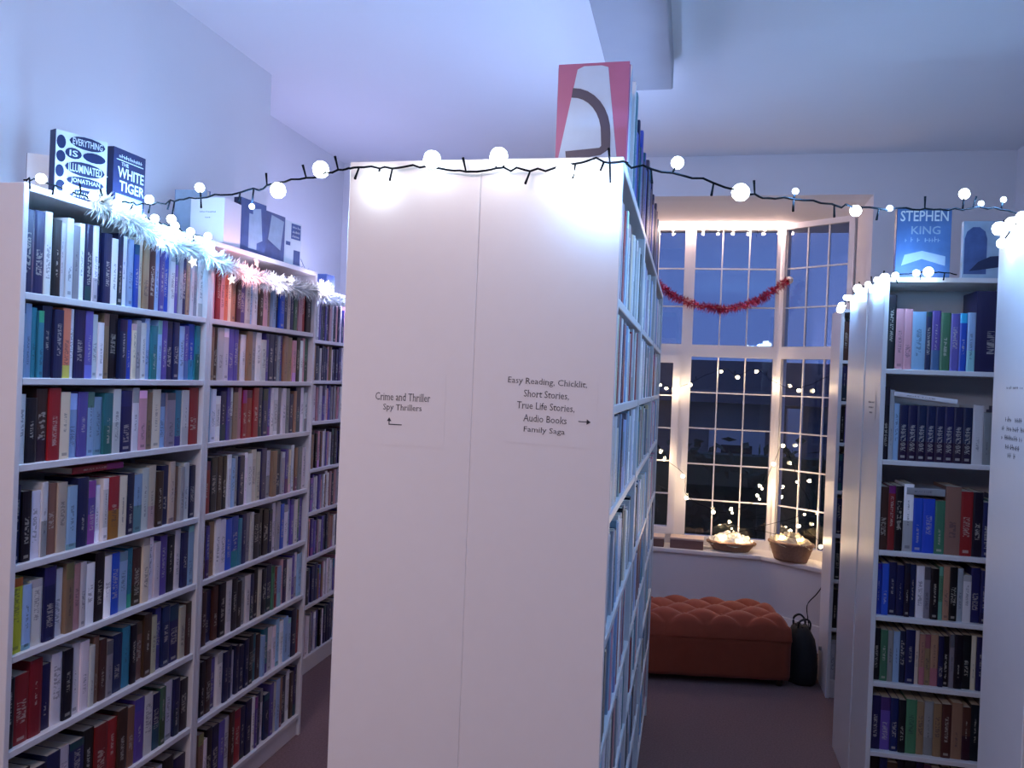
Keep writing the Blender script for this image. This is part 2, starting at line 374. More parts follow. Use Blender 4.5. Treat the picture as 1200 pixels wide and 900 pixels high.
U1 = ['NNWKWWGWNWNNWNWLBCMDLVBWVGNMWGW', 'LLTTNNOWNVWWMKNBCGWLTLVNNLVBT', 'WKDRCLVLLTWNWPMCLGTWR', 'NKWWMCLNVWWRCNLWCDNCMGWN',
      'YLWNWMPWWKWBLTDCWWVKWNL', 'KRRNWKWWWMDGNTKMDCVNNCD', 'KKNNWNKRRDMVWNEWNK', 'WKNVMNKGNMWKN']
U2 = ['PRPOCMDVWLWDPMLNBN', 'MDWWVVMWMGWWVNN', 'LWWNVWMPRRRNNVWWGWG', 'RKDKWLGNWWCCNWM', 'DVMWWBBTNGWKKKNWG', 'NDNDKWKKGWNKCKN', 'NKDVWNNWNNNK', 'NMWKNVWDRN']
E1 = ['KPPLNVEVBLN', 'KGLNNNNNNNNWGGNN', 'DRKWBBEMRKNE', 'BBNNKNWGKEMKGWNNN', 'KEGLNNCMMMNKGKKCNV', 'NVNKEMGMDMDKK']
A3 = 'PNWVMNWPWGVNWKM'
MIX = 'WWWWCGLLNNNKTVMDRBEPKWVN'
books = []          # each: dict(T matrix, t, d, h, col, rnd, key, label, group, rows)
def jitter(key):
    c = PAL[key][0]; f = rng.uniform(.85, 1.12); return lin(tuple(min(255, max(4, x*f+rng.uniform(-6, 6))) for x in c))
def fill_row(loc, rz, z, opening, seq, x0=.02, x1=.78, hmin=.176, hmax=.2, dmin=.11, dmax=.135, setb=.012, where=None, row=0, grp=None, slack=.0):
    w = [rng.uniform(.7, 1.35)*(1.25 if k in 'NKRB' else 1) for k in seq]; tot = sum(w); span = (x1-x0-slack)
    base = Matrix.Translation((loc[0], loc[1], 0)) @ Matrix.Rotation(rz, 4, 'Z'); x = x0
    for i, (k, q) in enumerate(zip(seq, w)):
        t = q/tot*span; h = min(rng.uniform(hmin, hmax), opening-.008)
        if rng.random() < .12: h *= .92
        books.append(dict(T=base @ Matrix.Translation((x, setb+abs(rng.gauss(0, .006)), z)), t=t-.0008, d=rng.uniform(dmin, dmax), h=h,
                          col=jitter(k), rnd=rng.random(), key=k, where=where, n=i, row=row, grp=grp)); x += t
def levels(shelves, h=2.02):
    zs = list(shelves)+[.084]; tops = [h-.018]+[z-.009 for z in shelves]
    return [(z+.009, tp-z-.009) for z, tp in zip(zs, tops)]
def seq_rand(n, pal=MIX): return ''.join(rng.choice(pal) for _ in range(n))
def fill_case(loc, rz, shelves, seqs, where=None, grp=None, n=30, pal=MIX, **k):
    for r, (z, op) in enumerate(levels(shelves)):
        s = seqs[r] if seqs else seq_rand(n, pal)
        fill_row(loc, rz, z, op, s, where=where, row=r, grp=grp, hmin=.172+(.025 if op > .24 else 0), hmax=.2+(.015 if op > .24 else 0), **k)
def stretch(s, n): return s+seq_rand(max(0, n-len(s)))
fill_case((LXF, LY0), R90, SH, U1, 'nearest left bookcase', 'paperbacks in the nearest left bookcase')
fill_case((LXF, LY0+.8), R90, SH, [stretch(s, 24) for s in U2], 'second left bookcase', 'paperbacks in the second left bookcase')
fill_case((-1.90, 3.60), R90, SH, None, 'alcove bookcase', 'paperbacks in the alcove bookcase', pal=A3)
for k in range(3):
    fill_case((CX+.56, CY+.8*k), R90, SH, None, ('nearest', 'middle', 'farthest')[k]+' aisle-side central bookcase', 'paperbacks in the central bookcases', pal='WWWWCGLLLWGTNPRKW', setb=.006)
    fill_case((CX, CY+.8*(k+1)), -R90, SH, None)
# camera-facing case on the right
hh = [(.235, .25), (.2, .215), (.22, .235), (.185, .2), (.185, .2), (.19, .205)]
tail = ['NKWBKDGNKRNW', 'NNGKKWNDBKWNNK', 'NKRDGNWKBNKE', 'KNGWDNKMNWKDGN', 'KNMDKGNWKDNKMN', 'KDNKMNGKDNKMDN']
for r, (z, op) in enumerate(levels(R1S)):
    if r > 5: fill_row((.69, 3.22), 0, z, op, 'KNDK'*6, hmin=.14, hmax=.15, where=None); continue
    n = len(E1[r]); f = .40/n
    fill_row((.69, 3.22), 0, z, op, E1[r], .02, .42, hmin=hh[r][0], hmax=hh[r][1], dmin=.14, dmax=.17, setb=.02, where='camera-facing right bookcase', row=r, grp='books in the camera-facing right bookcase')
    fill_row((.69, 3.22), 0, z, op, tail[r], .42, .78, hmin=hh[r][0], hmax=hh[r][1], dmin=.14, dmax=.17, setb=.02, where=None)
fill_case((.752, 4.46), 0, SH, None, 'bookcase beside the bay', 'paperbacks beside the bay', pal='NKNKGWVDN')
fill_case((1.59, 2.385), PI, SH, None); fill_case((.792, 1.82), 0, SH, None)
# hand-set looks on the first books of the right case
def find(where, row, n):
    return next(b for b in books if b['where'] == where and b['row'] == row and b['n'] == n)
RC = 'camera-facing right bookcase'
def reset(row, widths, heights):
    x = .02; tot = sum(widths); base = Matrix.Translation((.69, 3.22, 0))
    for i, w in enumerate(widths):
        b = find(RC, row, i); b['T'] = base @ Matrix.Translation((x, .02, b['T'].translation.z)); b['t'] = w-.0008; b['h'] = heights[i]; x += w
reset(0, [.03, .03, .027, .046, .02, .03, .034, .03, .025, .028, .10], [.275, .225, .225, .215, .215, .22, .213, .21, .212, .215, .295])
reset(1, [.02, .017, .018]+[.031]*8+[.036, .026, .026, .03, .03], [.27, .26, .21]+[.205]*8+[.215, .19, .19, .2, .2])
reset(2, [.03, .024, .028, .034, .034, .04, .034, .052, .04, .034, .03, .02], [.235, .24, .24, .25, .2, .2, .195, .25, .235, .235, .2, .205])
for i in range(3, 11): find(RC, 1, i)['rnd'] = .5137

def proj(p):
    q = cam.matrix_world.inverted() @ p
    return (600+q.x/-q.z*FPX, 450-q.y/-q.z*FPX) if q.z < -.01 else None
camI = cam.matrix_world.inverted()
def seen_area(b):
    if not b['where']: return 0
    P = []
    for x, z in ((0, 0), (b['t'], 0), (b['t'], b['h']), (0, b['h'])):
        q = camI @ (b['T'] @ Vector((x, 0, z)))
        if q.z > -.05: return 0
        P.append((600+q.x/-q.z*FPX, 450-q.y/-q.z*FPX))
    cx = sum(p[0] for p in P)/4; cy = sum(p[1] for p in P)/4
    if not (-4 < cx < 1204) or min(p[1] for p in P) > 895: return 0
    if b['T'].translation.x < -1 and cx > 411-.043*(cy-189): return 0
    if b['T'].translation.x > .6 and b['T'].translation.y < 4 and cx > 1170-.04*(cy-270): return 0
    if b['T'].translation.y > 4 and b['T'].translation.x > .5: return .01*(cx < 985)
    a = 0
    for i in range(4): a += P[i][0]*P[(i+1) % 4][1]-P[(i+1) % 4][0]*P[i][1]
    vis = min(1, max(.1, (900-min(p[1] for p in P))/max(1, max(p[1] for p in P)-min(p[1] for p in P))))
    return abs(a)/2*vis
for b in books: b['a'] = seen_area(b)
order = sorted((b for b in books if b['a'] > 1), key=lambda b: -b['a'])[:300]
for b in order: b['solo'] = True
# fraction-wise visible books without a place in the 300, and all others, join one stuff object
def cover_geo(t, d, h):
    """spine (slightly rounded) and two boards; returns verts, faces, uvs per face"""
    k = .0012; r = min(.0025, t*.2); V = []; F = []; U = []
    prof = [(0, d), (0, r*.8), (t*.18, r*.15), (t*.5, 0), (t*.82, r*.15), (t, r*.8), (t, d), (t-k, d), (t-k, r+k), (k, r+k), (k, d)]
    n = len(prof)
    for z in (0, h):
        for x, y in prof: V.append((x, y, z))
    for i in range(n):
        j = (i+1) % n; F.append((i, j, n+j, n+i))
        if 1 <= i <= 4: U.append([(prof[i][0]/t, 0), (prof[j][0]/t, 0), (prof[j][0]/t, 1), (prof[i][0]/t, 1)])
        else: U.append([(.5, -1)]*4)
    for s_ in (n, 0):
        for q in ((0, 1, 9, 10), (1, 2, 3, 9), (3, 4, 5, 8), (3, 8, 9), (5, 6, 7, 8)):
            q = [s_+i for i in q]
            if s_ == 0: q = q[::-1]
            F.append(tuple(q)); U.append([(.5, -1)]*len(q))
    return V, F, U
def pages_geo(t, d, h):
    k = .0013; a, b = (k, .004, .0006), (t-k, d-.002, h-.0012)
    V = [(b[0] if x else a[0], b[1] if y else a[1], b[2] if z else a[2]) for x, y, z in ((0,0,0),(1,0,0),(1,1,0),(0,1,0),(0,0,1),(1,0,1),(1,1,1),(0,1,1))]
    return V, [(0,3,2,1),(4,5,6,7),(0,1,5,4),(1,2,6,5),(2,3,7,6),(3,0,4,7)]
def finish_book(me, cols, rnds, uvs):
    l = me.uv_layers.new(name='uv'); l.data.foreach_set('uv', [c for f in uvs for p in f for c in p])
    a = me.attributes.new('col', 'FLOAT_COLOR', 'FACE'); a.data.foreach_set('color', [c for q in cols for c in (*q, 1)])
    a = me.attributes.new('rnd', 'FLOAT', 'FACE'); a.data.foreach_set('value', rnds)
def solo_book(b, name, label, cat, group):
    V, F, U = cover_geo(b['t'], b['d'], b['h']); me = bpy.data.meshes.new(name); me.from_pydata(V, [], F); me.materials.append(M['book'])
    finish_book(me, [b['col']]*len(F), [b['rnd']]*len(F), U)
    o = bpy.data.objects.new(name, me); C.objects.link(o); o.matrix_world = b['T']; tag(o, label, cat, group)
    V, F = pages_geo(b['t'], b['d'], b['h']); pm = bpy.data.meshes.new('page_block'); pm.from_pydata(V, [], F); pm.materials.append(M['pages'])
    place('page_block', pm, o); return o
for b in books:
    if b.get('solo'):
        th = 'slim ' if b['t'] < .02 else ('thick ' if b['t'] > .036 else '')
        solo_book(b, 'paperback', '%s%s paperback, %s from left on %s shelf of the %s' % (th, PAL[b['key']][1], ORD[b['n']], ('top' if b['row'] == 0 else ORD[b['row']]), b['where']), 'book', b['grp'])
V, F, MI, CO, RN, UV = [], [], [], [], [], []
for b in books:
    if b.get('solo'): continue
    for (g, mi) in ((cover_geo(b['t'], b['d'], b['h']), 0), ((*pages_geo(b['t'], b['d'], b['h']), None), 1)):
        i = len(V); V += [tuple(b['T'] @ Vector(p)) for p in g[0]]
        for k, f in enumerate(g[1]):
            F.append(tuple(i+j for j in f)); MI.append(mi); CO.append(b['col']); RN.append(b['rnd']); UV.append(g[2][k] if g[2] else [(.5, -1)]*len(f))
me = bpy.data.meshes.new('far_paperbacks'); me.from_pydata(V, [], F); me.materials.append(M['book']); me.materials.append(M['pages'])
me.polygons.foreach_set('material_index', MI); finish_book(me, CO, RN, UV)
o = place('far_paperbacks', me); o['kind'] = 'stuff'; tag(o, 'mass of paperbacks packed on the farther and obliquely seen shelves', 'books')

# ---- books lying on top of rows
def flat_book(name, label, T, w, d, t, key, cover=None):
    b = dict(t=t, d=w, h=d, col=lin(PAL[key][0]) if not cover else cover, rnd=.33, T=T); return solo_book(b, name, label, 'book', None)
def lying(label, loc, rz, length, depth, thick, key, tilt=0):
    # spine along the row: the book lies flat, spine towards the room
    T = Matrix.Translation(loc) @ Matrix.Rotation(rz, 4, 'Z') @ Matrix.Rotation(tilt, 4, 'Y') @ Matrix.Rotation(-PI/2, 4, 'Y') @ Matrix.Scale(1, 4)
    b = dict(t=thick, d=depth, h=length, col=lin(PAL[key][0]), rnd=.2, T=T); return solo_book(b, 'paperback', label, 'book', None)
zr2 = R1S[1]+.009
lying('white paperback lying tilted across the matching navy books on the right', (.955, 3.232, zr2+.216), 0, .215, .13, .017, 'W', tilt=.10)
lying('grey book lying flat on the blue books of the right bookcase', (.93, 3.236, R1S[2]+.009+.212), 0, .13, .15, .026, 'G')
lying('red paperback lying flat on the fourth shelf of the nearest left bookcase', (LXF-.02, LY0+.42, SH[3]+.009+.202), R90, .2, .12, .018, 'R')

# ---------------------------------------------------------------- face-out books, cards and signs
def display_book(name, label, loc, rz, w, h, t, cover, spine=None, lean=.0, cat='book', group='books displayed on top of the bookcases', hard=False):
    """stands at loc, cover facing local -y; x 0..w; spine on the left; t = thickness"""
    r = tag(empty(name, loc, rz), label, cat, group); r.rotation_euler = (-lean, 0, rz)
    f = MB().box((0, 0, 0), (w, .002, h)).build('front_cover', cover, r)
    MB().box((0, t-.002, 0), (w, t, h)).build('back_cover', spine or cover, r)
    MB().box((-.0015, 0, 0), (.0, t, h)).build('spine', spine or cover, r)
    MB().box((.0, .002, .0015), (w-.003, t-.002, h-.003)).build('page_block', M['pages'] if not hard else M['paper'], r)
    return r
def blob(b, cx, cz, rx, rz_, y, seg=14, T=None):
    i = len(b.v)
    for k in range(seg): a = 2*PI*k/seg; b.v.append(Vector((cx+rx*math.cos(a), y, cz+rz_*math.sin(a))))
    for k in range(seg): a = 2*PI*k/seg; b.v.append(Vector((cx+rx*math.cos(a), y+.0015, cz+rz_*math.sin(a))))
    b.face([i+k for k in range(seg)]); 
    for k in range(seg): b.face((i+k, i+seg+k, i+seg+(k+1) % seg, i+(k+1) % seg))
ink = mat('cover_navy', (.012, .02, .075), .4, noise=.2, nscale=30); ivory = mat('cover_ivory', (.62, .68, .72), .4, noise=.08)
greyblue = mat('cover_greyblue', (.30, .40, .52), .45, noise=.25, nscale=25); mid = mat('cover_midblue', (.05, .09, .24), .4, noise=.5, nscale=22)
# Everything Is Illuminated
ev = display_book('paperback', 'navy and white paperback with hand-lettered cover reading EVERYTHING IS ILLUMINATED', (-1.66, 1.83, 2.02), 1.2, .165, .198, .028, ivory, ink); ev.scale = (.85, 1, .91)
eb = MB()
for cx, cz, rx, rz_ in ((.099, .176, .058, .019), (.055, .139, .026, .016), (.122, .139, .037, .015), (.094, .098, .064, .021), (.096, .060, .060, .015), (.103, .022, .058, .016),
                        (.016, .165, .014, .020), (.016, .123, .014, .017), (.014, .080, .013, .018), (.018, .038, .014, .016)):
    blob(eb, cx, cz, rx, rz_, -.0016)
eb.build('dark_ovals', ink, ev)
for s_, cx, cz, w, h in (('EVERYTHING', .099, .176, .096, .020), ('IS', .055, .139, .026, .018), ('ILLUMINATED', .094, .098, .108, .024), ('JONATHAN', .096, .060, .094, .017), ('SAFRAN FOER', .103, .022, .092, .017)):
    lettering(s_, ev, ivory, (cx, -.0022, cz), w, h, thick=.01)
# White Tiger
wt = display_book('paperback', 'dark paperback reading WHITE TIGER, standing spine-on beside the hand-lettered one', (-1.625, 2.008, 2.02), R90, .135, .185, .048, ink, ink)
lettering('THE', wt, ivory, (.045, -.001, .143), .03, .010); lettering('WHITE', wt, ivory, (.072, -.001, .118), .112, .030, thick=.015); lettering('TIGER', wt, ivory, (.078, -.001, .080), .108, .030, thick=.015)
MB().box((.01, -.0008, .006), (.125, .0, .055)).build('pale_picture', greyblue, wt); MB().box((.01, -.0008, .152), (.125, 0, .154)).build('rule_line', ivory, wt)
squiggles(wt, ivory, .02, .12, [.165], .012, y=-.0012, seed=4)
sq = squiggles(wt, ivory, -.17, -.02, [0], .02, seed=9); sq.matrix_local = Matrix.Translation((-.0022, .026, 0)) @ Matrix.Rotation(-R90, 4, 'Z') @ Matrix.Rotation(R90, 4, 'Y')
display_book('paperback', 'pale blank-backed book standing at the near left end of the shelf top', (-1.80, 1.885, 2.02), .55, .115, .135, .02, ivory, ink)
# folded white card
fc = tag(empty('card_sign', (-1.745, 2.55, 2.02), .08), 'white folded card sign with faint print between displayed books on the left', 'sign')
MB().box((0, 0, 0), (.125, .0012, .165)).build('front_flap', M['paper'], fc); MB().box((.125, 0, 0), (.1262, .125, .165)).build('side_flap', M['paper'], fc)
squiggles(fc, M['ink'], .035, .095, [.115], .006, seed=12); squiggles(fc, M['ink'], .055, .075, [.095], .005, seed=13)
display_book('paperback', 'grey-blue book standing behind the folded white card sign', (-1.83, 2.58, 2.02), .1, .12, .20, .025, greyblue, mid)
pb = display_book('paperback', 'dark photo-covered book displayed next to the folded white card', (-1.64, 2.70, 2.02), R90-.10, .155, .20, .03, mid, ink)
MB().box((.05, -.001, .02), (.10, 0, .15)).prism([(.09, .04), (.135, .06), (.12, .18), (.07, .17)], 0, .001, T=Matrix(((1, 0, 0, 0), (0, 0, 1, -.0012), (0, 1, 0, 0), (0, 0, 0, 1)))).build('cover_photo', greyblue, pb)
pb = display_book('paperback', 'blue photo-covered book displayed second from the folded white card', (-1.645, 2.865, 2.02), R90-.06, .16, .19, .03, mid, ink)
MB().prism([(.04, .08), (.13, .05), (.15, .17), (.06, .18)], 0, .001, T=Matrix(((1, 0, 0, 0), (0, 0, 1, -.0012), (0, 1, 0, 0), (0, 0, 0, 1)))).build('cover_photo', greyblue, pb)
pb = display_book('paperback', 'pale book with dark printed blocks, last displayed book on the left', (-1.645, 3.04, 2.02), R90-.15, .115, .185, .024, ivory, ivory)
MB().box((.045, -.001, .115), (.108, 0, .178)).box((.065, -.001, .01), (.108, 0, .07)).box((.012, -.001, .085), (.04, 0, .1)).build('dark_blocks', mid, pb)
squiggles(pb, ivory, .052, .102, [.165, .145, .127], .011, y=-.0016, seed=21)
ws = tag(empty('wire_stand', (-1.66, 3.20, 2.02), R90), 'empty thin wire book stand at the far end of the left shelf top', 'stand')
for x in (-.03, .03): MB().tube([(x, .04, .0), (x, .03, .09), (x*.4, .02, .12), (x*.2, .0, .06), (x, -.02, .002), (x, -.035, .012)], .0014, 6).build('wire_leg', M['metal'], ws)
MB().tube([(-.03, -.02, .002), (.03, -.02, .002)], .0014, 6).build('cross_wire', M['metal'], ws)
bxx = tag(MB().box((0, 0, 0), (.09, .1, .09)).build('box', mid, None, (-2.0, 4.0, 2.02)), 'small dark box on top of the alcove bookcase', 'box')

# central top: pink cover with tall pale shape and dark curved handle
pk = mat('cover_pink', (.40, .11, .25), .45, noise=.12, nscale=20); pale = mat('cover_paleblue', (.46, .60, .80), .45, noise=.10, nscale=25)
db = display_book('paperback', 'pink paperback with pale upright shape and dark curved band, above the central panel', (-.279, 1.60, 2.02), -.02, .140, .198, .018, pk, pk, hard=True)
XZ = Matrix(((1, 0, 0, 0), (0, 0, 1, -.001), (0, 1, 0, 0), (0, 0, 0, 1)))
MB().prism([(.003, .002), (.122, .002), (.098, .188), (.085, .192), (.050, .192), (.037, .186)], 0, .001, T=XZ).build('pale_shape', pale, db)
arc = []
for k in range(9):
    a = PI/2-k/8*PI/2*1.0; arc.append((.028+.070*math.cos(a), .055+.085*math.sin(a), .013))
arc += [(.099, .030, .013), (.088, .022, .010), (.020, .014, .014)]
ab = MB()
for i, (x, z, wd) in enumerate(arc):
    q = arc[min(i+1, len(arc)-1)]; p = arc[max(i-1, 0)]; d = Vector((q[0]-p[0], q[1]-p[1])).normalized(); n = Vector((-d.y, d.x))*wd*.72
    ab.v += [Vector((x+n.x, -.0018, z+n.y)), Vector((x-n.x, -.0018, z-n.y)), Vector((x+n.x, -.0008, z+n.y)), Vector((x-n.x, -.0008, z-n.y))]
for i in range(len(arc)-1):
    k = i*4; ab.face((k, k+1, k+5, k+4)); ab.face((k, k+4, k+6, k+2)); ab.face((k+1, k+3, k+7, k+5))
ab.build('dark_band', ink, db)
display_book('paperback', 'white-edged book standing directly behind the pink one', (-.29, 1.66, 2.02), 0, .150, .215, .022, M['paper'], greyblue, hard=True)
display_book('paperback', 'white-edged book, second behind the pink one on the centre top', (-.29, 1.78, 2.02), 0, .150, .225, .022, M['paper'], ivory, hard=True)
y = 1.93; k = 0; r5 = random.Random(5)
while y < 3.9 and k < 38:
    t = r5.uniform(.03, .055); h = .20+.03*r5.random()+(.045 if k % 7 in (1, 4) else 0)
    key = 'NTNBNNTNBN'[k % 10]
    b = dict(T=Matrix.Translation((-.15-.006*r5.random(), y, 2.02)) @ Matrix.Rotation(R90, 4, 'Z'), t=t-.001, d=.13, h=h, col=tuple(c*.9 for c in lin(PAL[key][0])), rnd=r5.random())
    solo_book(b, 'hardback', '%s hardback, %s from near end of the row on the central bookcase top' % (PAL[key][1], ORD[k]), 'book', 'hardbacks standing on the central bookcase')
    y += t; k += 1
# right top
st = display_book('hardback', 'blue hardback lettered STEPHEN standing face-out on the right bookcase', (.735, 3.27, 2.02), 0, .187, .262, .03, mat('cover_blue', (.07, .15, .34), .4, noise=.5, nscale=14), ink)
lettering('STEPHEN', st, ivory, (.0935, -.0012, .235), .165, .040, thick=.012)
lettering('KING', st, greyblue, (.10, -.0012, .182), .10, .030, thick=.01)
squiggles(st, greyblue, .03, .15, [.148], .02, y=-.0012, seed=31)
MB().prism([(.02, .05), (.09, .075), (.17, .05), (.17, .085), (.09, .105), (.03, .09)], 0, .001, T=XZ).build('pale_cloud', greyblue, st)
ar = display_book('hardback', 'grey-blue hardback with dark arched picture beside the STEPHEN book', (.965, 3.27, 2.02), -.03, .17, .215, .028, greyblue, greyblue)
pts = [(.0, .02), (.075, .02), (.075, .15)]+[(.0375+.0375*math.cos(a), .15+.045*math.sin(a)) for a in (PI*.2, PI*.4, PI*.6, PI*.8)]+[(0, .15)]
MB().prism([(x+.003, z) for x, z in pts], 0, .001, T=XZ).build('dark_arch', mid, ar)
MB().prism([(.02, .03), (.15, .05), (.165, .09), (.09, .085), (.05, .065)], 0, .001, T=Matrix(((1, 0, 0, 0), (0, 0, 1, -.0022), (0, 1, 0, 0), (0, 0, 0, 1)))).build('dark_picture', ink, ar)
# paper signs on the end panels
def sheet(label, loc, rz, w, h):
    r = tag(empty('paper_sign', loc, rz), label, 'sign'); MB().box((-w/2, -.0003, -h/2), (w/2, 0, h/2)).build('paper_sheet', M['white'], r); return r
py = 1.5555
s1 = sheet('white paper sign reading Crime and Thriller, Spy Thrillers with bent arrow', (-.566, py, 1.517), 0, .180, .150)
lettering('Crime and Thriller', s1, M['ink'], (0, -.0008, .024), .117, .0155, thick=-.006, serif=True); lettering('Spy Thrillers', s1, M['ink'], (0, -.0008, .001), .082, .0155, thick=-.006, serif=True)
MB().box((-.028, -.001, -.0335), (0, -.0006, -.0315)).box((-.028, -.001, -.0335), (-.0262, -.0006, -.022)).prism([(-.032, -.026), (-.0225, -.026), (-.0272, -.0185)], 0, .0004, T=XZ).build('bent_arrow', M['ink'], s1)
s2 = sheet('white paper sign listing Easy Reading, Short Stories and Audio Books with right arrow', (-.272, py, 1.535), 0, .200, .150)
s2.rotation_euler = (0, .028, 0)
for k, (q, w) in enumerate((('Easy Reading, Chicklit,', .156), ('Short Stories,', .089), ('True Life Stories,', .114), ('Audio Books', .086), ('Family Saga', .082))):
    lettering(q, s2, M['ink'], (0, -.0008, .046-.0235*k), w, .0155 if ',' in q else .0135, thick=-.006, serif=True)
MB().box((.066, -.001, -.0245), (.086, -.0006, -.023)).prism([(.082, -.0185), (.090, -.0238), (.082, -.029)], 0, .0004, T=XZ).build('right_arrow', M['ink'], s2)
s3 = sheet('small blurred paper notice on the side panel of the camera-facing right bookcase', (.6892, 3.36, 1.535), -R90, .15, .10)
squiggles(s3, M['ink'], -.05, .05, [.02, .0, -.02], .008, seed=40, widths=[1, .8, .5])
s4 = sheet('blurred paper notice with short lines on the panel at the right photo edge', (.7908, 2.24, 1.49), -R90, .21, .15)
squiggles(s4, M['ink'], -.07, .07, [.045, .022, -.001, -.024, -.045], .014, seed=44, widths=[.7, 1, 1, .6, .35])
squiggles(s4, M['ink'], -.05, .05, [.125], .008, y=-.0004, seed=46)

# ---------------------------------------------------------------- string lights
def smooth(pts, n=6):
    P = [Vector(p) for p in pts]; out = []
    for i in range(len(P)-1):
        a, b, c, d = P[max(i-1, 0)], P[i], P[i+1], P[min(i+2, len(P)-1)]
        for k in range(n):
            t = k/n; out.append(.5*((2*b)+(c-a)*t+(2*a-5*b+4*c-d)*t*t+(3*b-a-3*c+d)*t**3))
    return out+[P[-1]]
def ico(r, name, m):
    b = MB(); n = 8; rings = []
    for k in range(1, 6):
        a = PI*k/6; rings.append([(r*math.sin(a)*math.cos(2*PI*q/n), r*math.sin(a)*math.sin(2*PI*q/n), -r*math.cos(a)) for q in range(n)])
    b.rings(rings); return b.mesh(name, [m])
BULB = {k: ico(r, 'bulb', M[m]) for k, r, m in (('big', .018, 'bulb'), ('mid', .0125, 'bulb'), ('small', .007, 'bulbdim'), ('warm', .013, 'bulbwarm'), ('warms', .008, 'bulbwarm'), ('dots', .005, 'bulbwarm'))}
def point(parent, loc, power, col, r=.012):
    l = bpy.data.lights.new('bulb_light', 'POINT'); l.energy = power; l.color = col; l.shadow_soft_size = r
    o = bpy.data.objects.new('bulb_light', l); C.objects.link(o); o.location = loc; o.parent = parent; return o
def string(label, path, bulbs, group, power, col, stubs=10, off=.02, seed=1, r=.0022):
    """path: cable points; bulbs: (position, size key, power factor)"""
    rr = random.Random(seed); root = tag(empty('string_lights', path[0]), label, 'string lights', group); o = Vector(path[0])
    pts = smooth(path); pts = [p+Vector((rr.gauss(0, .0016), rr.gauss(0, .0016), rr.gauss(0, .0022))) for p in pts]
    cb_ = MB().tube([p-o for p in pts], r, 6)
    for k in range(stubs):
        p = pts[int((k+.5)/stubs*(len(pts)-1))]-o; d = Vector((rr.uniform(-.3, .3), rr.uniform(-.5, .1), rr.choice((-1, -1, 1))*1.0)).normalized()*.028
        cb_.tube([p, p+d*.5, p+d], [.0018, .0022, .0028], 5)
    for p, s, f in bulbs:
        p = Vector(p); q = min(pts, key=lambda c: (c-p).length)
        if (q-p).length > .006: cb_.tube([q-o, p-o], .0022, 5)
        place('bulb', BULB[s], root, p-o)
        if f: point(root, p-o+Vector((0, -.004, 0)), power*f, col)
    cb_.build('cable', M['wire'], root); return root
GS = 'cold white string lights'
string('cold white string lights sagging from left bookcase top to the central panel corner',
       [(-1.60, 1.90, 2.032), (-1.575, 2.0, 2.045), (-1.55, 2.052, 2.048), (-1.406, 1.963, 2.036), (-1.252, 1.869, 2.022), (-1.042, 1.741, 2.005), (-.923, 1.668, 2.006), (-.775, 1.578, 2.0), (-.69, 1.53, 2.0)],
       [((-1.529, 2.038, 2.059), 'mid', 1), ((-1.398, 1.958, 1.986), 'mid', .7), ((-1.258, 1.873, 2.05), 'mid', .8), ((-1.022, 1.729, 1.968), 'small', .4), ((-.922, 1.667, 1.99), 'big', .8), ((-.776, 1.578, 2.011), 'big', 1)], GS, P_LED, LED, 9, seed=3)
string('cold white string lights draped along the top of the central end panel',
       [(-.69, 1.53, 2.0), (-.62, 1.545, 2.006), (-.529, 1.545, 2.002), (-.449, 1.542, 1.993), (-.372, 1.542, 1.996), (-.287, 1.54, 1.994), (-.205, 1.54, 2.006), (-.131, 1.535, 1.999)],
       [((-.631, 1.528, 1.973), 'big', .55), ((-.512, 1.52, 2.011), 'big', .5), ((-.377, 1.52, 2.014), 'big', .45), ((-.248, 1.525, 1.985), 'big', 1.0), ((-.187, 1.525, 1.967), 'big', 1.3), ((-.16, 1.53, 1.95), 'mid', .8)], GS, P_LED, LED, 8, seed=4)
string('cold white string lights hanging from central bookcase across to the right-hand panel',
       [(-.131, 1.535, 1.999), (-.029, 1.609, 1.996), (.085, 1.694, 1.982), (.142, 1.736, 1.979), (.253, 1.818, 1.986), (.332, 1.876, 1.989), (.457, 1.968, 2.004), (.567, 2.05, 2.021), (.70, 2.15, 2.045), (.80, 2.21, 2.034)],
       [((-.04, 1.602, 2.018), 'mid', .8), ((.085, 1.690, 1.98), 'big', 1), ((.2, 1.779, 2.002), 'small', .5), ((.338, 1.881, 1.982), 'mid', 1), ((.42, 1.942, 2.0), 'small', .4), ((.612, 2.083, 2.063), 'mid', 1), ((.723, 2.165, 2.067), 'small', .5), ((.66, 2.12, 2.048), 'small', .3)], GS, P_LED, LED, 9, seed=5)
n_ = []
for k in range(9): n_.append(((-1.585+.01*rng.random(), 1.70+k*.088, 2.032-.002*k+.006*rng.random()), 'mid', .55))
string('cold white string lights heaped along the top front edge of the nearest left bookcase', [(-1.62, 1.69, 2.03)]+[(p[0][0]-.012, p[0][1], p[0][2]-.004) for p in n_], n_, GS, P_LED, LED, 8, seed=6)
rb = [((.829, 3.19, 2.036), 'big', .8), ((.79, 3.195, 2.032), 'mid', .5), ((.72, 3.195, 2.022), 'mid', .6), ((.686, 3.205, 2.014), 'big', .7), ((.67, 3.25, 2.012), 'mid', .5), ((.66, 3.36, 2.008), 'mid', .5),
      ((.665, 3.583, 2.02), 'big', .7), ((.665, 3.759, 2.0), 'mid', .6), ((.665, 3.84, 2.01), 'mid', .6), ((.67, 3.96, 1.985), 'big', .7), ((.70, 4.18, 1.99), 'big', .8), ((.722, 4.32, 2.0), 'mid', .6)]
string('cold white string lights along the top side edge of the camera-facing right bookcase', [(.93, 3.21, 2.03)]+[(p[0][0]+.008, p[0][1]+.004, p[0][2]+.002) for p in rb]+[(.76, 4.46, 2.026)], rb, GS, P_LED*1.4, LED, 10, seed=7)
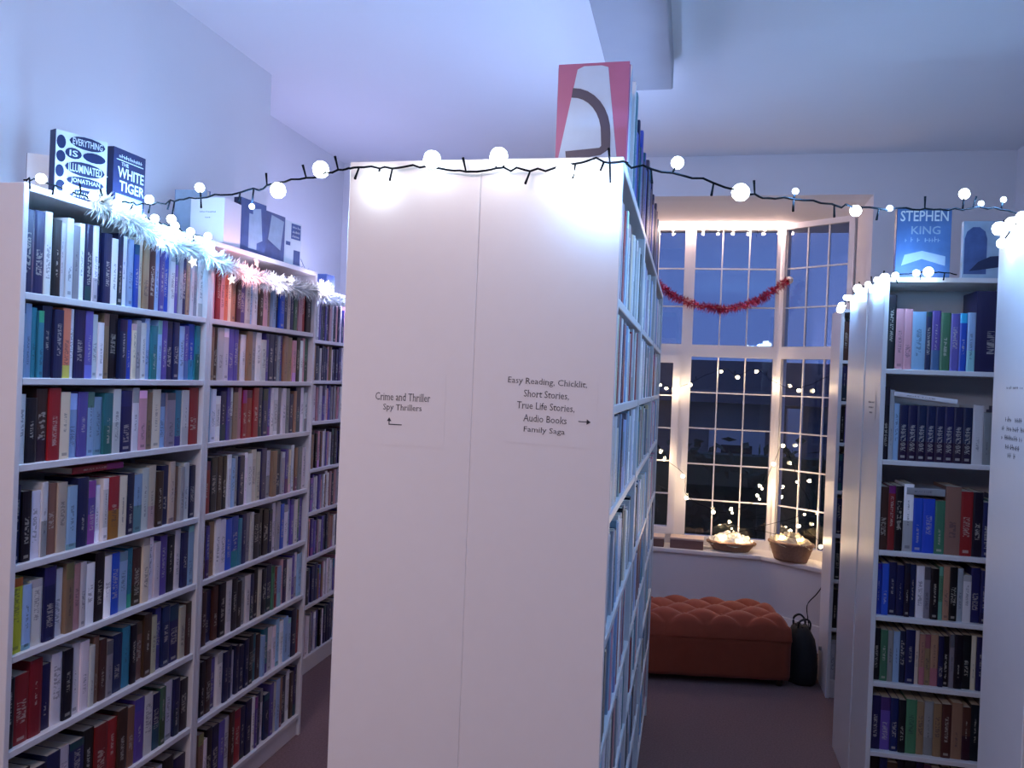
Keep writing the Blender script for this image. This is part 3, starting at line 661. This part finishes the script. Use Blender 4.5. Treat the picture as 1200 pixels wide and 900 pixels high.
nb = [((.772, 2.333, 2.029), 'big', .9), ((.772, 2.246, 2.024), 'big', .8), ((.772, 2.177, 2.024), 'big', .9), ((.772, 2.05, 2.026), 'mid', .6), ((.765, 1.93, 2.026), 'mid', .5), ((.768, 2.30, 1.985), 'mid', .4)]
string('cold white string lights bunched on top of the right-hand edge panel', [(.80, 2.38, 2.03)]+[(.792, p[0][1], 2.0265) for p in nb[:-1]], nb, GS, P_LED, LED, 5, seed=8)
nbk = [((.941, 3.205, 2.148), 'mid', .4)]
string('unseen cold string lights added along the central bookcase top behind the standing hardbacks', [(-.33, 2.5+.18*k, 2.024) for k in range(9)],
       [((-.335+.012*(-1)**k, 2.62+.18*k, 2.034), 'mid', 1) for k in range(8)], GS, 3.0, (.30, .50, 1), 6, seed=12)  # strong bulbs out of view, added to light the ceiling and left wall
hb_ = [((-.55+.1*k, 5.625, 2.648), 'dots', .13) for k in range(12)]
string('row of tiny fairy lights pinned along the head of the bay window', [(p[0][0], 5.632, 2.652) for p in hb_], hb_, 'warm string lights', 1.0, (1, .68, .56), 4, seed=14, r=.0014)
# warm lights round the window
wbulbs = [((-.2, 5.60, 1.59), 'warms', .6), ((-.158, 5.60, 1.57), 'warms', .6), ((-.089, 5.60, 1.561), 'warms', .8), ((.005, 5.61, 1.60), 'warm', 1.2), ((.208, 5.64, 1.699), 'warms', .5), ((.314, 5.64, 1.663), 'warm', .7), ((.438, 5.64, 1.708), 'warms', .5),
          ((.56, 5.60, 1.62), 'warms', .6), ((.69, 5.50, 1.59), 'warm', 1)]
string('warm fairy lights looped across the middle of the bay window', [(-.5, 5.60, 1.62)]+[(p[0][0], p[0][1]+.006, p[0][2]+.015) for p in wbulbs]+[(.9, 5.36, 1.72)], wbulbs, 'warm string lights', .2, WARM, 6, seed=9, r=.0016)
wb2 = [((-.175, 5.60, 1.133), 'warms', .7), ((-.15, 5.60, 1.083), 'warms', .7), ((-.02, 5.60, .98), 'warm', 1.2), ((.01, 5.60, .835), 'warm', 1), ((.19, 5.60, .753), 'warm', .9), ((.312, 5.60, .756), 'warms', .8), ((.483, 5.60, .86), 'warms', .9), ((.496, 5.60, .93), 'warms', .8),
       ((.56, 5.58, 1.10), 'warm', 1.1), ((.614, 5.57, 1.224), 'warm', 1.2), ((.70, 5.50, 1.0), 'warms', .8), ((.75, 5.46, .80), 'warms', .8), ((.25, 5.47, .612), 'dots', .45), ((.37, 5.48, .61), 'dots', .45), ((.31, 5.55, .66), 'dots', .4), ((.60, 5.34, .665), 'dots', .45), ((.71, 5.31, .66), 'dots', .45), ((.72, 5.48, .72), 'warm', 1.2), ((.84, 5.36, .62), 'warm', 1)]
string('warm fairy lights drooping low over the bay window sill', [(-.45, 5.60, 1.2)]+[(p[0][0]+.006, p[0][1]+.006, p[0][2]+.012) for p in wb2]+[(.90, 5.25, .54)], wb2, 'warm string lights', .2, WARM, 6, seed=10, r=.0016)

# ---------------------------------------------------------------- tinsel
def tinsel(name, path, n, length, m, seed, core=.004):
    r = random.Random(seed); pts = smooth(path, 10); b = MB(); b.tube(pts, core, 5); o = len(pts)-1
    for k in range(n):
        t = r.random()*o; i = min(int(t), o-1); p = pts[i].lerp(pts[i+1], t-i); d = (pts[i+1]-pts[i]).normalized()
        a = Vector((r.gauss(0, 1), r.gauss(0, 1), r.gauss(0, 1))); a = (a-d*a.dot(d)*.6).normalized()*length*r.uniform(.5, 1.1); s_ = a.cross(Vector((r.gauss(0, 1), r.gauss(0, 1), r.gauss(0, 1)))).normalized()*length*.045
        q = len(b.v); tip = p+a+Vector((0, 0, -.15*length*r.random())); mm = p+a*.55
        b.v += [p, mm+s_, tip, mm-s_]; b.face((q, q+1, q+2)); b.face((q, q+2, q+3))
    return b.mesh(name, [m])
rt = tag(empty('tinsel_garland', (0, 0, 0)), 'thick red tinsel garland sagging across the upper bay window', 'tinsel')
place('tinsel', tinsel('tinsel', [(-.27, 5.57, 2.30), (-.183, 5.56, 2.231), (-.068, 5.55, 2.164), (.101, 5.55, 2.120), (.212, 5.55, 2.112), (.374, 5.55, 2.155), (.479, 5.55, 2.213), (.60, 5.57, 2.31)], 2600, .045, M['redtinsel'], 1), rt)
for x, y, z in ((-.27, 5.59, 2.30), (.615, 5.60, 2.315)):
    rg = [[(x+q*math.cos(a), y+yy, z+q*math.sin(a)) for a in [2*PI*k/12 for k in range(12)]] for q, yy in ((.026, .012), (.024, .004), (.008, -.004), (.006, -.016))]
    MB().rings(rg).build('suction_hook', M['upvc'], rt)
wt_ = tag(empty('tinsel_garland', (0, 0, 0)), 'fluffy white tinsel garland with lit stars along the left bookcase tops', 'tinsel')
gp = [(-1.60, 1.91, 2.026), (-1.578, 2.02, 1.997), (-1.57, 2.186, 1.965), (-1.57, 2.364, 1.957), (-1.565, 2.628, 1.925), (-1.565, 2.876, 1.920), (-1.57, 3.10, 1.925), (-1.57, 3.27, 1.945), (-1.72, 3.48, 1.955), (-1.85, 3.85, 1.97), (-1.87, 4.2, 1.98)]
place('tinsel', tinsel('tinsel', gp, 4700, .05, M['whitetinsel'], 2), wt_)
def star_mesh(R=.019):
    b = MB(); pts = [((R if k % 2 == 0 else R*.45)*math.sin(PI*k/5), (R if k % 2 == 0 else R*.45)*math.cos(PI*k/5)) for k in range(10)]
    i = len(b.v); b.v += [Vector((-.004, x, z)) for x, z in pts]+[Vector((.004, 0, 0)), ]; 
    b.face(range(i, i+10)); [b.face((i+k, i+10, i+(k+1) % 10)) for k in range(10)]; return b.mesh('star', [M['star']])
sm_ = star_mesh(); smp = sm_.copy(); smp.materials.clear(); smp.materials.append(M['starpink'])
for (x, y, z), pink in (((-1.515, 2.46, 1.884), 0), ((-1.515, 2.613, 1.967), 1), ((-1.515, 2.783, 1.887), 0), ((-1.515, 2.872, 1.94), 0), ((-1.52, 3.18, 1.926), 0), ((-1.525, 3.218, 1.963), 0), ((-1.515, 2.24, 1.91), 0), ((-1.515, 2.08, 1.945), 0), ((-1.515, 2.33, 1.975), 0), ((-1.80, 3.70, 2.0), 0), ((-1.82, 4.20, 2.02), 0)):
    o = place('star', smp if pink else sm_, wt_, (x, y, z)); o.rotation_euler = (rng.uniform(-.4, .4), rng.uniform(-.2, .2), rng.uniform(-.6, .1))
point(wt_, (-1.51, 2.60, 1.93), .2, (1, .36, .42)); point(wt_, (-1.525, 2.80, 1.955), .18, (.8, .7, 1)); point(wt_, (-1.535, 3.2, 1.95), .25, (.85, .7, 1)); point(wt_, (-1.80, 3.70, 2.02), 1.2, (.50, .54, 1)); point(wt_, (-1.82, 4.20, 2.04), 1.2, (.50, .54, 1))
point(wt_, (-1.525, 2.15, 1.985), .3, LED); point(wt_, (-1.525, 2.38, 1.975), .3, LED)

# ---------------------------------------------------------------- bay furniture
ot = tag(empty('ottoman', (.05, 4.66, 0), .17), 'rust-orange deep-buttoned velvet ottoman under the bay window', 'ottoman')
L_, D_ = 1.02, .44
nx, ny = 140, 60; b = MB(); gx, gy = 10.0, 4.5
def ztop(s, t):
    # s,t in -1..1 ; buttoned diamonds
    u, v = (s+1)/2*gx, (t+1)/2*gy
    p = abs(math.sin(PI*(u+v)/1.0*.5*2/2+PI/4)); q = abs(math.sin(PI*(u-v)/2*1.0+PI/4)); p = abs(math.sin(PI*(u+v)/2+PI/4))
    return .036*(p*q)**.5
def edge(t, r):  # rounding profile near the rim
    return 1-(max(0, (abs(t)-(1-r))/r))**2.4
for j in range(ny+1):
    for i in range(nx+1):
        s, t = i/nx*2-1, j/ny*2-1
        e = max(0, min(edge(s, .16), edge(t, .34))); x = s*L_/2; y = t*D_/2; z = .285+.055*e**.6+ztop(s, t)*(.35+.65*e)
        if i in (0, nx) or j in (0, ny): z = .25
        b.v.append(Vector((x, y, z)))
for j in range(ny):
    for i in range(nx): k = j*(nx+1)+i; b.face((k, k+1, k+nx+2, k+nx+1), 0, True)
b.build('buttoned_top', M['velvet'], ot)
body = MB(); pr = []
npl = 120
for k in range(npl):
    a = k/npl*4; side = int(a); f = a-side; hx, hy = L_/2-.006, D_/2-.006; w_ = .004*math.sin(k*2*PI*22/npl)
    p = [(-hx+2*hx*f, -hy+w_), (hx+w_, -hy+2*hy*f), (hx-2*hx*f, hy+w_), (-hx+w_, hy-2*hy*f)][side]; pr.append(p)
body.rings([[(x*s_, y*s_, z) for x, y in pr] for z, s_ in ((.04, .985), (.06, 1), (.22, 1), (.262, 1.006))]); body.build('upholstered_base', M['velvet'], ot)
bm_ = ico(.011, 'button', M['velvet'])
for i in range(0, 22):
    for j in range(0, 11):
        u, v = (i-.0)*.5, j*.5
        # buttons sit where both creases meet
        a, c_ = (u+v)/2+.25, (u-v)/2+.25
        if abs(a-round(a)) < 1e-6 and abs(c_-round(c_)) < 1e-6 and .3 < u < gx-.3 and .2 < v < gy-.2:
            s, t = u/gx*2-1, v/gy*2-1; e = max(0, min(edge(s, .16), edge(t, .34))); place('button', bm_, ot, (s*L_/2, t*D_/2, .285+.055*e**.6+.004))
for x in (-.46, .46):
    for y in (-.17, .17): MB().tube([(x, y, 0), (x, y, .05)], [.018, .024], 10).build('foot', M['wood'], ot)

def oval(rx, ry, z, n=40, wob=0, k=0):
    return [(rx*math.cos(2*PI*q/n)*(1+wob*math.cos(q*PI+k*PI)), ry*math.sin(2*PI*q/n)*(1+wob*math.cos(q*PI+k*PI)), z) for q in range(n)]
def crumple(rx, ry, z, h, seed, n=22, m=12):
    r = random.Random(seed); b = MB(); b.v.append(Vector((0, 0, z+h*.8)))
    for j in range(1, m+1):
        f = j/m
        for q in range(n):
            a = 2*PI*q/n; w = r.uniform(-1, 1)
            b.v.append(Vector((rx*f*math.cos(a)*(1+.05*w), ry*f*math.sin(a)*(1+.05*w), z+h*(1-f*f)*.8+w*.014*(1 if j < m else .5)+.012*math.sin(5*a+j))))
    for q in range(n): b.face((0, 1+q, 1+(q+1) % n))
    for j in range(m-1):
        for q in range(n): i = 1+j*n; b.face((i+q, i+n+q, i+n+(q+1) % n, i+(q+1) % n))
    return b
def basket(label, loc, rz, rx, ry, h, inner, seed, dome):
    r = tag(empty('basket', loc, rz), label, 'basket'); ls = [(k/8) for k in range(9)]
    b = MB().rings([oval(rx*(.72+.28*f), ry*(.72+.28*f), .002+h*f, 40, .012, k) for k, f in enumerate(ls)]+[oval(rx*(.95-.28*f), ry*(.95-.28*f), h*(1-f)+.012, 40) for f in (0, .5, 1)], cap1=True); b.build('wicker_bowl', M['wicker'], r)
    for k in (0, 1):   # twisted rim strands
        MB().tube([((rx-.002)*math.cos(a)+.003*math.cos(9*a+k*PI), (ry-.002)*math.sin(a), h+.003*math.sin(9*a+k*PI)) for a in [2*PI*q/72 for q in range(73)]], .0055, 6).build('rim_strand', M['wicker'], r)
    crumple(rx*1.0, ry*1.0, h*.92, dome, seed).build('crumpled_wrapping', inner, r); return r
basket('low oval wicker basket filled with shiny cellophane on the window sill', (.31, 5.545, .515), 0, .155, .092, .056, M['foil'], 3, .075)
basket('deeper round wicker basket with creamy crumpled filling at the sill corner', (.665, 5.375, .515), -.6, .145, .10, .112, mat('cream_tissue', (.74, .66, .46), .5, noise=.2, nscale=40, bump=.5, bscale=60), 5, .075)
def giftbox(label, loc, w, d, h, rz=0):
    r = tag(empty('box', loc, rz), label, 'box', 'boxes on the window sill')
    bevel(MB().box((0, 0, 0), (w, d, h-.014)).build('box_body', M['card'], r), .003); bevel(MB().box((-.003, -.003, h-.013), (w+.003, d+.003, h)).build('lid', M['cardtop'], r), .003)
giftbox('brown box with pale lid on the window sill beside the low basket', (-.085, 5.475, .515), .215, .13, .070, -.03)
giftbox('small brown box with pale lid at the left of the window sill', (-.30, 5.475, .515), .175, .13, .066)
# bag, flex, plug
bg = tag(empty('bag', (.652, 4.70, 0), .25), 'slumped black bag on the carpet between the ottoman and right bookcase', 'bag')
r9 = random.Random(9); rings = []
for k, (z, f) in enumerate(((.0, .86), (.02, 1.0), (.09, 1.04), (.17, .95), (.24, .78), (.285, .55), (.30, .36))):
    rings.append([(.085*f*math.cos(2*PI*q/20)*(1+.05*math.sin(3*q+k)), .12*f*math.sin(2*PI*q/20)*(1+.06*math.sin(2*q+2*k)), z+.008*math.sin(q*1.7+k) if k else z) for q in range(20)])
MB().rings(rings).build('bag_body', M['black'], bg)
for y in (-.03, .03): MB().tube(smooth([(-.03, y, .285), (-.025, y*1.4, .33), (.01, y*1.6, .345), (.035, y*1.3, .32), (.035, y, .28)]), .006, 6).build('handle', M['black'], bg)
MB().box((.07, -.085, .19), (.085, -.075, .21)).build('buckle', M['metal'], bg)
fx = tag(empty('cable', (0, 0, 0)), 'thin dark fairy-light cables trailing down from the sill end', 'cable')
for pts in ([(.86, 5.20, .522), (.83, 5.17, .50), (.825, 5.165, .42), (.80, 5.19, .36), (.755, 5.225, .28), (.765, 5.215, .17), (.77, 5.2, .02)], [(.90, 5.19, .522), (.862, 5.14, .50), (.856, 5.14, .40), (.868, 5.13, .30), (.852, 5.14, .2), (.845, 5.14, .06), (.83, 5.12, .006), (.79, 5.08, .006)]):
    MB().tube(smooth(pts), .003, 6).build('flex', M['wire'], fx)
pg = MB().box((.765, 5.195, 0), (.80, 5.225, .045)).build('plug', M['wire'], fx)
